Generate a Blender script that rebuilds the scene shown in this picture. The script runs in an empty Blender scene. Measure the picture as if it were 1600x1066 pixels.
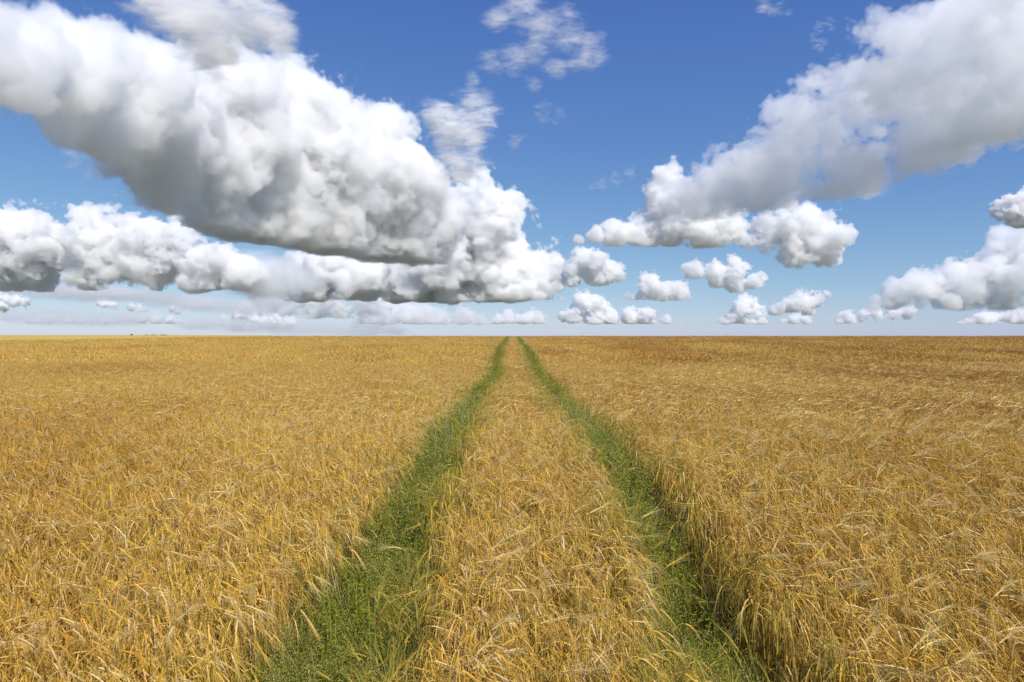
import bpy, math, random
import numpy as np
from mathutils import Vector
R = math.radians
scene = bpy.context.scene
F = 1066.0                      # focal length in photo pixels (24 mm on a 36 mm frame, 1600 px wide)
EYE = 2.25
SUN_EL, SUN_AZ = 50.0, 147.0    # azimuth clockwise from the view direction (+Y)

def link(o):
    scene.collection.objects.link(o); return o
def tag(o, label=None, cat=None, group=None, kind=None):
    if label: o['label'] = label
    if cat: o['category'] = cat
    if group: o['group'] = group
    if kind: o['kind'] = kind
    return o
class NT:
    def __init__(s, tree): s.t = tree; tree.nodes.clear()
    def n(s, typ, ins=None, **kw):
        nd = s.t.nodes.new(typ)
        for k, v in kw.items(): setattr(nd, k, v)
        for k, v in (ins or {}).items():
            sock = nd.inputs[k]
            if isinstance(v, bpy.types.NodeSocket): s.t.links.new(v, sock)
            else: sock.default_value = v
        return nd
def new_mat(name):
    m = bpy.data.materials.new(name); m.use_nodes = True
    return m, NT(m.node_tree)

# ---------------------------------------------------------------- render, camera, light
scene.view_settings.view_transform = 'Standard'
scene.view_settings.look = 'None'
scene.view_settings.exposure = 0.16
scene.view_settings.gamma = 1.0
cy = scene.cycles
cy.max_bounces = 14; cy.diffuse_bounces = 2; cy.glossy_bounces = 2
cy.transmission_bounces = 3; cy.volume_bounces = 14; cy.transparent_max_bounces = 64
cy.use_adaptive_sampling = True; cy.adaptive_threshold = 0.02; cy.use_denoising = True; cy.denoising_prefilter = 'ACCURATE'
cy.caustics_reflective = False; cy.caustics_refractive = False

cam = bpy.data.cameras.new('camera'); cam.sensor_width = 36.0; cam.lens = 24.0
cam.clip_start = 0.1; cam.clip_end = 200000.0
cam_o = link(bpy.data.objects.new('camera', cam))
cam_o.location = (0, 0, EYE)
cam_o.rotation_euler = (R(90) - 7.0 / F, 0, 0)
scene.camera = cam_o

sun = bpy.data.lights.new('sun', 'SUN'); sun.energy = 4.75; sun.angle = R(0.53); sun.color = (1.0, 0.945, 0.86)
sun_o = link(bpy.data.objects.new('sun', sun))
az, el = R(SUN_AZ), R(SUN_EL)
to_sun = Vector((math.sin(az) * math.cos(el), math.cos(az) * math.cos(el), math.sin(el)))
sun_o.rotation_euler = to_sun.to_track_quat('Z', 'Y').to_euler()
sun_o.location = (40, -20, 60)

w = bpy.data.worlds.new('World'); scene.world = w; w.use_nodes = True
nt = NT(w.node_tree)
sky = nt.n('ShaderNodeTexSky', sky_type='NISHITA', sun_disc=False, sun_elevation=el, sun_rotation=az,
           altitude=200.0, air_density=1.0, dust_density=0.2, ozone_density=1.2)
# clear rain-washed air: the zenith a little deeper and the blue a little purer than the model's
sp_ = nt.n('ShaderNodeSeparateColor', {0: sky.outputs['Color']})
chan = []
for i, (k_, p_, g_) in enumerate(((0.74, 1.05, 0.82), (0.95, 0.90, 0.70), (1.16, 0.42, 0.775))):
    m1 = nt.n('ShaderNodeMath', {0: sp_.outputs[i], 1: k_ * 0.132}, operation='MULTIPLY')
    m2 = nt.n('ShaderNodeMath', {0: m1.outputs[0], 1: p_}, operation='POWER')
    chan.append(nt.n('ShaderNodeMath', {0: m2.outputs[0], 1: g_ / 0.132}, operation='MULTIPLY').outputs[0])
b1 = nt.n('ShaderNodeMath', {0: chan[2], 1: 0.93}, operation='MULTIPLY')
chan[2] = nt.n('ShaderNodeMath', {0: chan[0], 1: 0.30, 2: b1.outputs[0]}, operation='MULTIPLY_ADD').outputs[0]      # whitish-blue haze low down
chan[1] = nt.n('ShaderNodeMath', {0: chan[0], 1: 0.07, 2: chan[1]}, operation='MULTIPLY_ADD').outputs[0]
cc = nt.n('ShaderNodeCombineColor', {0: chan[0], 1: chan[1], 2: chan[2]})
bg = nt.n('ShaderNodeBackground', {'Color': cc.outputs[0], 'Strength': 0.10})
nt.n('ShaderNodeOutputWorld', {'Surface': bg.outputs['Background']})

# ---------------------------------------------------------------- clouds
rng = random.Random(5); STEP = 0.2
def at(px, py, D):
    """point at distance D (m) along the ground seen at photo pixel px, py"""
    return Vector(((px - 800.0) / F * D, D, EYE + (526.0 - py) / F * D))

def mesh_np(name, v, f):
    me = bpy.data.meshes.new(name)
    me.vertices.add(len(v)); me.vertices.foreach_set('co', np.asarray(v, np.float32).ravel())
    k = f.shape[1]
    me.loops.add(f.size); me.loops.foreach_set('vertex_index', f.astype(np.int32).ravel())
    me.polygons.add(len(f)); me.polygons.foreach_set('loop_start', np.arange(0, f.size, k, dtype=np.int32))
    me.update(calc_edges=True); me.validate()
    return me


BASE = 900.0                    # height of the flat cloud bases
VSTEP = 3.0
CLOUD_WHITE = (0.998, 0.9984, 0.9992, 1)
KINDS_OF_CLOUD = {   # noise strength, noise size, billow, softness of the rim, threshold, stretch of the noise, flat base
    'cumulus_cloud': dict(amp=1.9, grain=1.7, ridge=.22, soft=.50, thr=-.08, stretch=(1, 1, 1.15), base=True),
    'wispy_cloud': dict(amp=3.2, grain=1.7, ridge=.0, soft=1.0, thr=.26, stretch=(.55, 1, 1.5), base=False),
    'veil_cloud': dict(amp=1.5, grain=2.4, ridge=.0, soft=.8, thr=.12, stretch=(.22, .4, 1.3), base=False, metric=(.32, .5, 1.0))}
def cloud(label, group, puffs, D, mfp=14.0, res=110, fill=2, deep=1.0, name='cumulus_cloud', grow=None, **over):
    """A cloud is a volume of vapour: puffs (px, py, r) set at real distances, merged, broken up by fractal noise
    and cut off flat at the condensation level. D is a distance or a function of px, py."""
    k_ = dict(KINDS_OF_CLOUD[name]); k_.update(over)
    df = D if callable(D) else (lambda x, y: D)
    cx = sum(p[0] for p in puffs) / len(puffs); cyy = sum(p[1] for p in puffs) / len(puffs)
    D0 = df(cx, cyy); s0 = D0 / F; org = at(cx, cyy, D0)
    rs = sum(p[2] for p in puffs) / len(puffs) * s0
    if grow is None: grow = 1.62 if D0 > 30000 else 1.5 if D0 > 15000 else 1.42
    far = D0 > 14500
    if far: fill, res = 1, min(res, 100 if D0 > 20000 else 220)
    blobs = []
    for (px, py, r) in puffs:
        for k in range(1 + fill):
            if k == 0: qx, qy, rr, dz = px, py, r, 0.0
            else:
                a = rng.uniform(0, 6.28); rr = r * rng.uniform(0.45, 0.7); d = r * 0.62
                qx, qy = px + math.cos(a) * d, py + math.sin(a) * d * 0.8; dz = rng.uniform(-1.0, 1.0) * r * deep
            Dp = df(qx, qy); s = Dp / F
            c = at(qx, qy, Dp) - org + Vector((0, dz * s, 0))
            blobs.append((np.array(c[:]), rr * s * grow))
    P = np.array([b[0] for b in blobs]); Rr = np.array([b[1] for b in blobs])
    mn = (P - Rr[:, None] * 1.3).min(0); mx = (P + Rr[:, None] * 1.3).max(0)
    met = k_.get('metric')
    if met: grew = Rr.max() * (1 / np.array(met) - 1) * 1.1; mn, mx = mn - grew, mx + grew
    zb = BASE - org.z
    if k_['base']: mn[2] = max(mn[2], zb - rs * .6)
    ext = mx - mn; vox = ext.max() / res
    g = bpy.data.node_groups.new('cloud_vapour', 'GeometryNodeTree')
    g.interface.new_socket('Geometry', in_out='INPUT', socket_type='NodeSocketGeometry')
    g.interface.new_socket('Geometry', in_out='OUTPUT', socket_type='NodeSocketGeometry')
    t = NT(g)
    M = lambda op, *a: t.n('ShaderNodeMath', {i: v for i, v in enumerate(a)}, operation=op).outputs[0]
    pos = t.n('GeometryNodeInputPosition').outputs[0]
    best = None
    for c, r_ in blobs:
        if met: d = t.n('ShaderNodeVectorMath', {0: t.n('ShaderNodeVectorMath', {0: t.n('ShaderNodeVectorMath', {0: pos, 1: tuple(c)}, operation='SUBTRACT').outputs[0], 1: met}, operation='MULTIPLY').outputs[0]}, operation='LENGTH').outputs['Value']
        else: d = t.n('ShaderNodeVectorMath', {0: pos, 1: tuple(c)}, operation='DISTANCE').outputs['Value']
        q = M('MULTIPLY_ADD', d, -1.0 / r_, 1.0)
        best = q if best is None else M('SMOOTH_MAX', best, q, 0.2)
    off = rng.uniform(0, 50)
    sx, sy, sz = k_['stretch']
    np_ = t.n('ShaderNodeVectorMath', {0: pos, 1: (sx, sy, sz)}, operation='MULTIPLY').outputs[0]
    if not k_['base']: np_ = t.n('ShaderNodeVectorRotate', {'Vector': np_, 'Axis': (0, 1, 0), 'Angle': 0.5}).outputs[0]
    np_ = t.n('ShaderNodeVectorMath', {0: np_, 1: (off * rs, off * rs * .7, off * rs * .3)}, operation='ADD').outputs[0]
    nn = t.n('ShaderNodeTexNoise', {'Vector': np_, 'Scale': 1.0 / (rs * k_['grain']), 'Detail': 5.0 if far else 7.0, 'Roughness': 0.56, 'Distortion': 0.4 if k_['base'] else 0.9}).outputs['Fac']
    if k_['ridge']:
        vo = t.n('ShaderNodeTexVoronoi', {'Vector': np_, 'Scale': 1.0 / (rs * .55), 'Detail': 2.0, 'Roughness': .55}, feature='F1').outputs['Distance']
        nn = M('MULTIPLY_ADD', vo, -k_['ridge'], nn)
    sh = M('MULTIPLY_ADD', M('SUBTRACT', nn, .5 - k_['ridge'] * .42), k_['amp'], M('MINIMUM', best, .6))
    if k_['base']:
        z = t.n('ShaderNodeSeparateXYZ', {0: pos}).outputs['Z']
        sh = M('SUBTRACT', sh, M('MAXIMUM', M('DIVIDE', M('SUBTRACT', zb, z), rs * .38), 0.0))
    den = t.n('ShaderNodeMapRange', {'Value': sh, 'From Min': k_['thr'], 'From Max': k_['thr'] + k_['soft'], 'To Min': 0.0, 'To Max': 1.0}, interpolation_type='SMOOTHSTEP').outputs[0]
    vc = t.n('GeometryNodeVolumeCube', {'Density': den, 'Min': tuple(mn), 'Max': tuple(mx), 'Resolution X': max(8, int(ext[0] / vox)),
             'Resolution Y': max(8, int(ext[1] / vox)), 'Resolution Z': max(8, int(ext[2] / vox))})
    m, mt = new_mat('cloud_vapour')
    da = mt.n('ShaderNodeAttribute', attribute_name='density')
    dens = da.outputs['Fac']
    if name == 'cumulus_cloud':     # the finest curls, below the size of a voxel
        ge = mt.n('ShaderNodeNewGeometry')
        if far: fn = None
        else:
            fn = mt.n('ShaderNodeTexNoise', {'Vector': ge.outputs['Position'], 'Scale': 1.0 / (rs * .17), 'Detail': 4.0, 'Roughness': .62}).outputs['Fac']
            dens = mt.n('ShaderNodeMath', {0: fn, 1: 1.15, 2: dens}, operation='MULTIPLY_ADD').outputs[0]
        dens = mt.n('ShaderNodeMapRange', {'Value': dens, 'From Min': 0.22 if far else .78, 'From Max': 0.62 if far else 1.10}, interpolation_type='SMOOTHSTEP').outputs[0]
    elif name == 'wispy_cloud':     # drawn-out fibres
        ge = mt.n('ShaderNodeNewGeometry')
        mp_ = mt.n('ShaderNodeMapping', {'Vector': ge.outputs['Position'], 'Rotation': (0.2, 0.6, 0.2), 'Scale': (.45, .8, 1.5)})
        fn = mt.n('ShaderNodeTexNoise', {'Vector': mp_.outputs[0], 'Scale': 1.0 / (rs * .38), 'Detail': 5.0, 'Roughness': .66, 'Distortion': .8}).outputs['Fac']
        fm = mt.n('ShaderNodeMapRange', {'Value': fn, 'From Min': .40, 'From Max': .68, 'To Min': 0.0, 'To Max': 2.0}).outputs[0]
        dens = mt.n('ShaderNodeMath', {0: dens, 1: fm}, operation='MULTIPLY').outputs[0]
    dn = mt.n('ShaderNodeMath', {0: dens, 1: 1.0 / (mfp * s0)}, operation='MULTIPLY')
    sc = mt.n('ShaderNodeVolumeScatter', {'Color': CLOUD_WHITE, 'Density': dn.outputs[0], 'Anisotropy': .15})
    mt.n('ShaderNodeOutputMaterial', {'Volume': sc.outputs[0]}); m.cycles.volume_step_rate = VSTEP
    sm = t.n('GeometryNodeSetMaterial', {'Geometry': vc.outputs[0], 'Material': m})
    t.n('NodeGroupOutput', {0: sm.outputs[0]})
    o = link(bpy.data.objects.new(name, bpy.data.volumes.new(name))); o.location = org
    md = o.modifiers.new('vapour', 'NODES'); md.node_group = g
    o.data.materials.append(m)
    return tag(o, label, 'cloud', group)
lin = lambda x0, d0, x1, d1: (lambda x, y: d0 + (d1 - d0) * min(1.3, max(-.3, (x - x0) / (x1 - x0))))
BIG = 'cumulus clouds in the blue sky'
WISP = 'thin torn clouds in the blue sky'
LOW = 'small clouds low over the horizon'
def dist(yb): return min(BASE * F / (526.0 - yb), 46000.0)
cloud('huge white cumulus with a grey underside filling the upper left sky', BIG,
  [(-60,110,75),(40,110,72),(110,115,80),(190,150,88),(270,185,92),(350,195,95),(430,205,88),(500,245,88),(560,250,78),(600,295,78),(330,260,75),
   (420,300,85),(520,330,80),(610,350,72),(665,335,55),(430,360,50),(540,385,48),(260,270,50),(160,205,50),(340,330,50),(480,395,45),(372,112,34),(435,140,38),(345,85,26),(545,196,36),(600,200,32),(480,165,30),(640,260,34),(205,95,28),(100,55,26),(20,60,30)],
  lin(0, 2800, 680, 8500), mfp=14, res=290, amp=1.55, ridge=.17)
cloud('bright towering cumulus behind the right end of the huge left cloud', BIG,
  [(740,350,66),(775,335,44),(700,400,72),(790,420,52),(835,425,44),(850,440,28),(640,430,48),(560,430,44),(760,450,32),(480,425,40),(620,460,26),(700,455,30),(795,350,28)],
  dist(470), res=240, mfp=6)
cloud('long low cumulus with a dark flat base at the left edge', BIG,
  [(30,360,38),(-60,380,60),(80,380,42),(150,372,44),(210,370,40),(270,390,44),(330,410,38),(385,430,30),(50,405,42),(130,415,36),(230,425,36),(310,435,28),(0,400,45),(180,410,40)],
  dist(452), res=260, mfp=7)
cloud('ragged thin cloud streaming above the huge left cloud', WISP,
  [(290,30,50),(340,15,45),(400,45,42),(440,65,26),(335,80,40),(250,0,40),(370,10,35),(420,25,25)], 2200, mfp=14, res=160, thr=.1, name='wispy_cloud')
cloud('dark torn scrap of cloud under the left flank of the huge cloud', WISP,
  [(110,250,18),(160,265,26),(215,285,34),(270,305,34)], 5200, mfp=20, res=130, name='wispy_cloud')
cloud('hook-shaped torn cloud at the top centre of the sky', WISP,
  [(780,35,20),(815,15,32),(850,45,34),(890,60,32),(920,72,26),(905,90,24),(770,103,18),(805,95,22),(835,85,20),(865,108,20),(835,132,14),(740,128,12),(885,25,18)], 2500, mfp=20, res=130, name='wispy_cloud')
cloud('small faint shred of cloud below the hook-shaped cloud', WISP,
  [(850,175,14),(872,180,11),(805,222,12)], 3200, mfp=20, res=130, name='wispy_cloud')
cloud('pale ragged cloud right of the top of the huge left cloud', WISP,
  [(700,190,28),(740,185,26),(720,200,28),(755,190,16),(690,215,20),(700,240,22),(740,225,16),(715,262,22),(735,260,20),(670,195,12)], 4200, mfp=11, res=140, thr=.05, name='wispy_cloud')
cloud('huge white cumulus slanting across the upper right sky', BIG,
  [(1680,60,130),(1580,55,115),(1500,115,110),(1420,150,90),(1340,190,78),(1265,222,70),(1190,252,60),(1125,290,48),(1090,315,42),(1160,300,44),(1330,262,62),(1430,240,82),(1540,200,85),(1300,285,48),(1400,298,42),(1620,170,90),(1450,60,55),(1230,290,45),(1400,75,40),(1330,130,38),(1220,180,34),(1150,225,30),(1500,40,50)],
  lin(1090, 5400, 1600, 3000), mfp=42, deep=.5, res=260, amp=2.8, grain=1.9)
cloud('broken cumulus hanging below the left end of the upper right cloud', BIG,
  [(1055,340,44),(1100,350,40),(965,362,22),(1005,362,26),(1135,355,30),(930,368,13),(1045,275,22),(1030,300,20),(905,374,8)],
  dist(385), mfp=7, res=127)
cloud('rounded cumulus under the middle of the upper right cloud', BIG,
  [(1240,352,36),(1275,375,38),(1195,358,24),(1295,395,26),(1240,395,26),(1200,385,14),(1170,375,12),(1310,385,14)],
  dist(417), mfp=8, res=120)
cloud('small white cloud just right of the towering cumulus', LOW, [(915,412,24),(935,425,26),(960,428,16),(895,432,18),(905,395,12)], dist(447), mfp=4.8, res=110)
cloud('small flat-bottomed cloud with a tail on its left', LOW, [(1015,448,18),(1035,455,17),(1058,457,15),(985,464,9),(1000,462,9)], dist(469), mfp=4.8, res=110)
cloud('two-humped small cloud in the middle of the right sky', LOW, [(1085,420,16),(1115,422,16),(1148,422,18),(1150,440,16),(1175,440,14),(1190,432,9),(1120,438,10)], dist(457), mfp=4.8, res=110)
cloud('heaped little cloud low over the field right of centre', LOW, [(910,470,13),(925,478,15),(900,494,15),(930,500,17),(955,498,14),(945,482,10),(880,495,8)], dist(514), mfp=3.6, res=110)
cloud('little cloud on the horizon right of the vanishing wheel tracks', LOW, [(985,494,12),(1003,497,13),(1018,505,9),(990,510,10)], dist(519), mfp=3.6, res=110)
cloud('low cloud with a small knob resting on the horizon', LOW, [(1042,502,9),(1045,515,10),(1065,515,11),(1030,517,9),(1085,518,7)], dist(521), mfp=3.6, res=110)
cloud('white cloud with a flat blue-grey base low on the right', LOW, [(1165,478,16),(1182,484,13),(1150,494,13),(1165,503,11),(1135,508,10),(1190,505,9)], dist(512), mfp=4.2, res=110)
cloud('drawn-out little cloud with a pointed right end', LOW, [(1255,470,15),(1235,476,14),(1215,483,11),(1275,471,11),(1290,462,6),(1262,484,11)], dist(492), mfp=4.8, res=110)
cloud('small pale cloud close above the horizon at right', LOW, [(1240,502,10),(1258,502,9),(1225,507,8)], dist(513), mfp=4.2, res=110)
cloud('large heaped cloud rising at the right edge above the horizon', BIG, [(1595,390,40),(1640,400,50),(1545,422,38),(1580,430,44),(1485,430,30),(1510,450,30),(1440,455,28),(1400,464,22),(1370,474,14),(1545,455,30),(1470,460,26),(1360,482,10)], dist(484), mfp=11, res=142)
cloud('white puff cut by the right edge of the picture', BIG, [(1590,322,24),(1615,325,30),(1568,332,15),(1600,350,20)], dist(352), mfp=3.6, res=110)
cloud('low grey-based cloud below the heaped cloud on the right', LOW, [(1370,490,10),(1350,492,9),(1325,497,11),(1310,500,8),(1395,488,10),(1420,488,9)], dist(505), mfp=4.8, res=110)
cloud('flat cloud low in the right corner above the field', LOW, [(1530,500,10),(1550,497,11),(1575,497,11),(1598,496,13),(1515,508,9),(1500,512,8),(1620,498,14)], dist(513), mfp=4.2, res=110)
cloud('tiny cloud sitting on the horizon far right', LOW, [(1393,518,7),(1405,518,6),(1380,520,4)], dist(522), mfp=3.0, res=110)
cloud('bluish bank of cloud low under the dark base of the left clouds', BIG, [(420,455,24),(470,470,26),(520,475,26),(570,470,22),(500,485,20),(440,480,18),(555,490,18)], dist(496), mfp=11, res=112)
cloud('white-topped bank of cloud low left of the wheel tracks', LOW, [(600,475,18),(590,490,20),(635,490,18),(660,498,20),(690,500,18),(720,500,17),(610,505,15),(750,508,11),(560,500,14)], dist(514), mfp=10, res=120)
cloud('flat cloud on the horizon just left of the vanishing wheel tracks', LOW, [(800,497,12),(830,497,14),(850,502,10),(780,502,10),(765,512,8),(815,508,10)], dist(514), mfp=4.8, res=110)
cloud('pale lump of cloud low over the left field', LOW, [(385,485,13),(370,490,9),(405,492,12),(430,498,12),(455,502,9),(350,497,7)], dist(507), mfp=4.8, res=110)
cloud('small pinkish cloud, left one of a pair low in the left sky', LOW, [(165,474,7),(178,477,7),(155,472,5)], dist(484), mfp=2.4, res=110)
cloud('small pinkish cloud, right one of a pair low in the left sky', LOW, [(205,479,6),(218,481,6),(226,484,4)], dist(487), mfp=2.4, res=110)
cloud('faint pale scrap of cloud low left of the dark bank', LOW, [(268,482,6),(282,480,7),(275,489,4)], dist(491), mfp=3.0, res=110)
cloud('pink cloud at the left edge above the far field', LOW, [(5,466,11),(25,468,10),(42,473,7),(-20,470,14),(5,480,10)], dist(488), mfp=2.4, res=110)
cloud('sloping pinkish cloud resting on the left horizon', LOW, [(222,503,7),(245,501,8),(268,504,9),(285,512,9),(300,518,6),(250,512,8),(225,510,6)], dist(520), mfp=3.6, res=110)
cloud('thin pink cloud low over the pale far field', LOW, [(110,504,6),(125,505,6),(142,508,5),(60,504,7),(75,508,6),(45,503,5)], dist(513), mfp=4.2, res=110)
cloud('low pink cloud right behind the far field corner', LOW, [(165,504,6),(180,510,7),(195,515,6),(150,510,5)], dist(519), mfp=3.6, res=110)
cloud('low cloud on the horizon at the far left corner', LOW, [(10,519,7),(35,520,6),(55,521,4),(-15,517,9)], dist(522), mfp=3.0, res=110)
cloud('little cloud on the horizon under the pale lump', LOW, [(375,518,6),(390,515,7),(403,517,6)], dist(521), mfp=3.0, res=110)
for lab, pf, yb, fr in (('long grey veil of cloud under the long left cumulus', [(-20,446,13),(20,448,13),(60,450,13),(100,453,13),(140,456,13),(180,459,12),(220,462,11),(255,464,9)], 463, 9),
      ('thin grey veil of cloud low in the left sky', [(250,468,10),(285,470,11),(320,474,12),(355,477,12),(390,478,12),(425,473,12)], 484, 9),
      ('flat bluish veil of cloud along the left horizon', [(300,505,8),(330,506,10),(365,507,10),(400,508,10),(435,510,10),(470,512,10),(505,513,10),(540,514,10),(575,516,9),(610,518,7)], 517, 8),
      ('faint veil of cloud over the right end of the long left cumulus', [(390,410,20),(425,425,22),(420,452,18),(460,442,16)], 455, 10),
      ('pale veil of cloud behind the small pinkish clouds at left', [(-10,490,10),(25,492,11),(60,494,11),(95,494,11),(130,496,11),(165,497,11),(200,497,11),(235,496,9)], 505, 10)):
    cloud(lab, WISP, pf, dist(yb), mfp=fr * 2.2, res=170, name='veil_cloud')
for i, (lab, pf, D) in enumerate((('faint wisp of cloud at the top edge, right of centre', [(1195,8,14),(1215,14,12),(1232,22,8)], 2300),
      ('thin slanting wisp of cloud beside the upper right cloud', [(1280,45,10),(1295,38,10),(1270,60,8)], 2500),
      ('small wisp of cloud clinging to the edge of the upper right cloud', [(1305,100,12),(1300,115,10),(1280,72,9)], 2700),
      ('faint streak of cloud left of the broken cumulus', [(940,288,10),(960,280,10),(985,272,9),(925,292,6)], 4200))):
    cloud(lab, WISP, pf, D, mfp=20, res=130, name='wispy_cloud')
# ---------------------------------------------------------------- terrain
rs = np.random.RandomState(11)
CAN = 0.74                     # height of the crop canopy
_zy = np.array([-60, -5, 0, 2.0, 3.2, 4.0, 5.3, 6.5, 8, 10, 14, 20, 28, 37, 47, 57, 75, 95, 114, 132, 145, 160, 185, 230, 320, 600, 4000.])
_zd = np.array([3.2, 1.9, 1.62, 1.54, 1.50, 1.38, 1.20, 1.13, 1.13, 1.20, 1.32, 1.40, 1.33, 1.20, .99, .80, .56, .38, .22, .10, .05, .12, .6, 2.2, 5.5, 9, 12.])
from itertools import accumulate
_fy = np.linspace(-60, 4000, 40601)
_fd = np.interp(_fy, _zy, _zd)
_k = np.hanning(41); _k /= _k.sum()
_fd[50:1000] = np.convolve(_fd, _k, 'same')[50:1000]
_k2 = np.hanning(181); _k2 /= _k2.sum()
_sm = np.convolve(_fd, _k2, 'same'); _fd[1000:-200] = _sm[1000:-200]
def gz(x, y):
    """ground height"""
    x = np.asarray(x, float); y = np.asarray(y, float)
    r = y + 0.0008 * x * x * np.clip(y / 60, 0, 1) * (x < 0)      # the crest comes nearer on the left
    d = np.interp(np.clip(r, -60, 4000), _fy, _fd)
    left = 1.1 * np.clip((-x - 50) / 50, 0, 1) * np.clip((y - 40) / 50, 0, 1)
    bump = 0.05 * np.sin(x * 0.21 + 1.3) * np.sin(y * 0.17) + 0.03 * np.sin(x * 0.6 + y * 0.45)
    m = np.clip((-x - 250) / 60, 0, 1) * np.clip((y - 330) / 150, 0, 1); m = m * m * (3 - 2 * m) * np.clip((1500 - y) / 500, 0, 1)
    z0 = EYE - CAN - d - left + bump * np.clip((y - 6) / 20, 0, 1) * np.clip((200 - y) / 60, 0, 1)
    return z0 * (1 - m) + (EYE + 0.0021 * np.minimum(y, 700)) * m          # the far field rising on the left

TW = 0.30                      # half width of a wheel track
def track_c(side, y):
    y = np.asarray(y, float)
    base = -0.83 - .11 * np.clip((5.2 - y) / 1.8, 0, 1) if side < 0 else 1.02
    return base + 0.05 * np.sin(y * 0.35 + side) * np.clip((y - 4) / 8, 0, 1) + 0.10 * np.sin(y * 0.11 + 2.0 * side + 1) * np.clip((y - 8) / 15, 0, 1) * (1 if side < 0 else .6)
def track_d(x, y):
    """signed distance outside the nearer wheel track (negative inside)"""
    a = np.abs(x - track_c(-1, y)); b = np.abs(x - track_c(1, y))
    return np.minimum(a - .11 * np.clip((5.2 - y) / 1.8, 0, 1), b) - TW

# ---------------------------------------------------------------- mesh building
class MB:
    def __init__(s): s.v = []; s.f = []; s.m = []; s.n = 0
    def strip(s, pts, wid, mat=0, up=None):
        """flat ribbon along pts, widths wid, facing sideways to up"""
        pts = np.asarray(pts, float); k = len(pts)
        t = np.gradient(pts, axis=0); t /= np.linalg.norm(t, axis=1)[:, None] + 1e-9
        u = np.asarray(up if up is not None else (0, 0, 1.0), float)
        sd = np.cross(t, u); sd /= np.linalg.norm(sd, axis=1)[:, None] + 1e-9
        w_ = np.asarray(wid, float)[:, None]
        a = pts - sd * w_; b = pts + sd * w_
        for i in range(k): s.v += [a[i], b[i]]
        for i in range(k - 1):
            q = s.n + 2 * i; s.f.append((q, q + 1, q + 3, q + 2)); s.m.append(mat)
        s.n += 2 * k
    def tube(s, pts, rad, mat=0, sides=3, tip=True):
        pts = np.asarray(pts, float); k = len(pts)
        t = np.gradient(pts, axis=0); t /= np.linalg.norm(t, axis=1)[:, None] + 1e-9
        ref = np.array([0.31, 0.95, 0.05]); 
        n1 = np.cross(t, ref); n1 /= np.linalg.norm(n1, axis=1)[:, None] + 1e-9
        n2 = np.cross(t, n1)
        for i in range(k):
            for j in range(sides):
                a = 2 * math.pi * j / sides
                s.v.append(pts[i] + (n1[i] * math.cos(a) + n2[i] * math.sin(a)) * rad[i])
        for i in range(k - 1):
            for j in range(sides):
                a = s.n + i * sides + j; b = s.n + i * sides + (j + 1) % sides
                s.f.append((a, b, b + sides, a + sides)); s.m.append(mat)
        s.n += k * sides
    def mesh(s, name, mats):
        me = bpy.data.meshes.new(name)
        me.from_pydata([tuple(p) for p in s.v], [], s.f)
        for m in mats: me.materials.append(m)
        me.polygons.foreach_set('material_index', np.array(s.m, np.int32))
        me.update(); return me

# ---------------------------------------------------------------- materials
def plant_mat(name, base, var=0.25, tipmix=None, trans=0.35, rough=0.6, patch=None, gloss=0.25):
    """leafy or straw-like matter: colour varies from plant to plant and in broad drifts over the field"""
    m, t = new_mat(name)
    oi = t.n('ShaderNodeObjectInfo'); geo = t.n('ShaderNodeNewGeometry')
    isl = geo.outputs['Random Per Island']
    hsv0 = t.n('ShaderNodeHueSaturation', {'Color': (*base, 1)})
    vv = t.n('ShaderNodeMapRange', {'Value': isl, 'To Min': 1 - var, 'To Max': 1 + var})
    t.t.links.new(vv.outputs[0], hsv0.inputs['Value'])
    hh = t.n('ShaderNodeMapRange', {'Value': oi.outputs['Random'], 'To Min': 0.487, 'To Max': 0.513})
    t.t.links.new(hh.outputs[0], hsv0.inputs['Hue'])
    col = hsv0.outputs['Color']
    if tipmix:
        ad = t.n('ShaderNodeMath', {0: isl, 1: 7.31}, operation='MULTIPLY'); fr = t.n('ShaderNodeMath', {0: ad.outputs[0]}, operation='FRACT')
        st = t.n('ShaderNodeMapRange', {'Value': fr.outputs[0], 'From Min': tipmix[1], 'From Max': 1.0})
        mx = t.n('ShaderNodeMix', {'Factor': st.outputs[0], 'A': col, 'B': (*tipmix[0], 1)}, data_type='RGBA'); 
        col = mx.outputs['Result']
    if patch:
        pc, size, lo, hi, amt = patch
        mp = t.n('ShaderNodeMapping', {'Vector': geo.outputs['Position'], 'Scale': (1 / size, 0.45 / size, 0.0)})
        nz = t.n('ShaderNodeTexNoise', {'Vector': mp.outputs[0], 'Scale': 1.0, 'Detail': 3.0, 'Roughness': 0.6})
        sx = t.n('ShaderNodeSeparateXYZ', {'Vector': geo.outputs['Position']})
        bx = t.n('ShaderNodeMapRange', {'Value': sx.outputs['X'], 'From Min': -8.0, 'From Max': 12.0, 'To Min': -0.08, 'To Max': 0.09})   # more of the brown drift colour towards the right
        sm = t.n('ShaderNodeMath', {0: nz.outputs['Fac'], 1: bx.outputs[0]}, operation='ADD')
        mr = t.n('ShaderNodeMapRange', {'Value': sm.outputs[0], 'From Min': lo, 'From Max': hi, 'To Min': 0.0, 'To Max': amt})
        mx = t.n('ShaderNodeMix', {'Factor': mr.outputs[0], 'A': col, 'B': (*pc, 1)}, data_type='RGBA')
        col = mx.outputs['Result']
    pr = t.n('ShaderNodeBsdfPrincipled', {'Base Color': col, 'Roughness': rough, 'Specular IOR Level': gloss})
    tr = t.n('ShaderNodeBsdfTranslucent', {'Color': col})
    ms = t.n('ShaderNodeMixShader', {0: trans, 1: pr.outputs[0], 2: tr.outputs[0]})
    t.n('ShaderNodeOutputMaterial', {'Surface': ms.outputs[0]})
    return m

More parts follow.
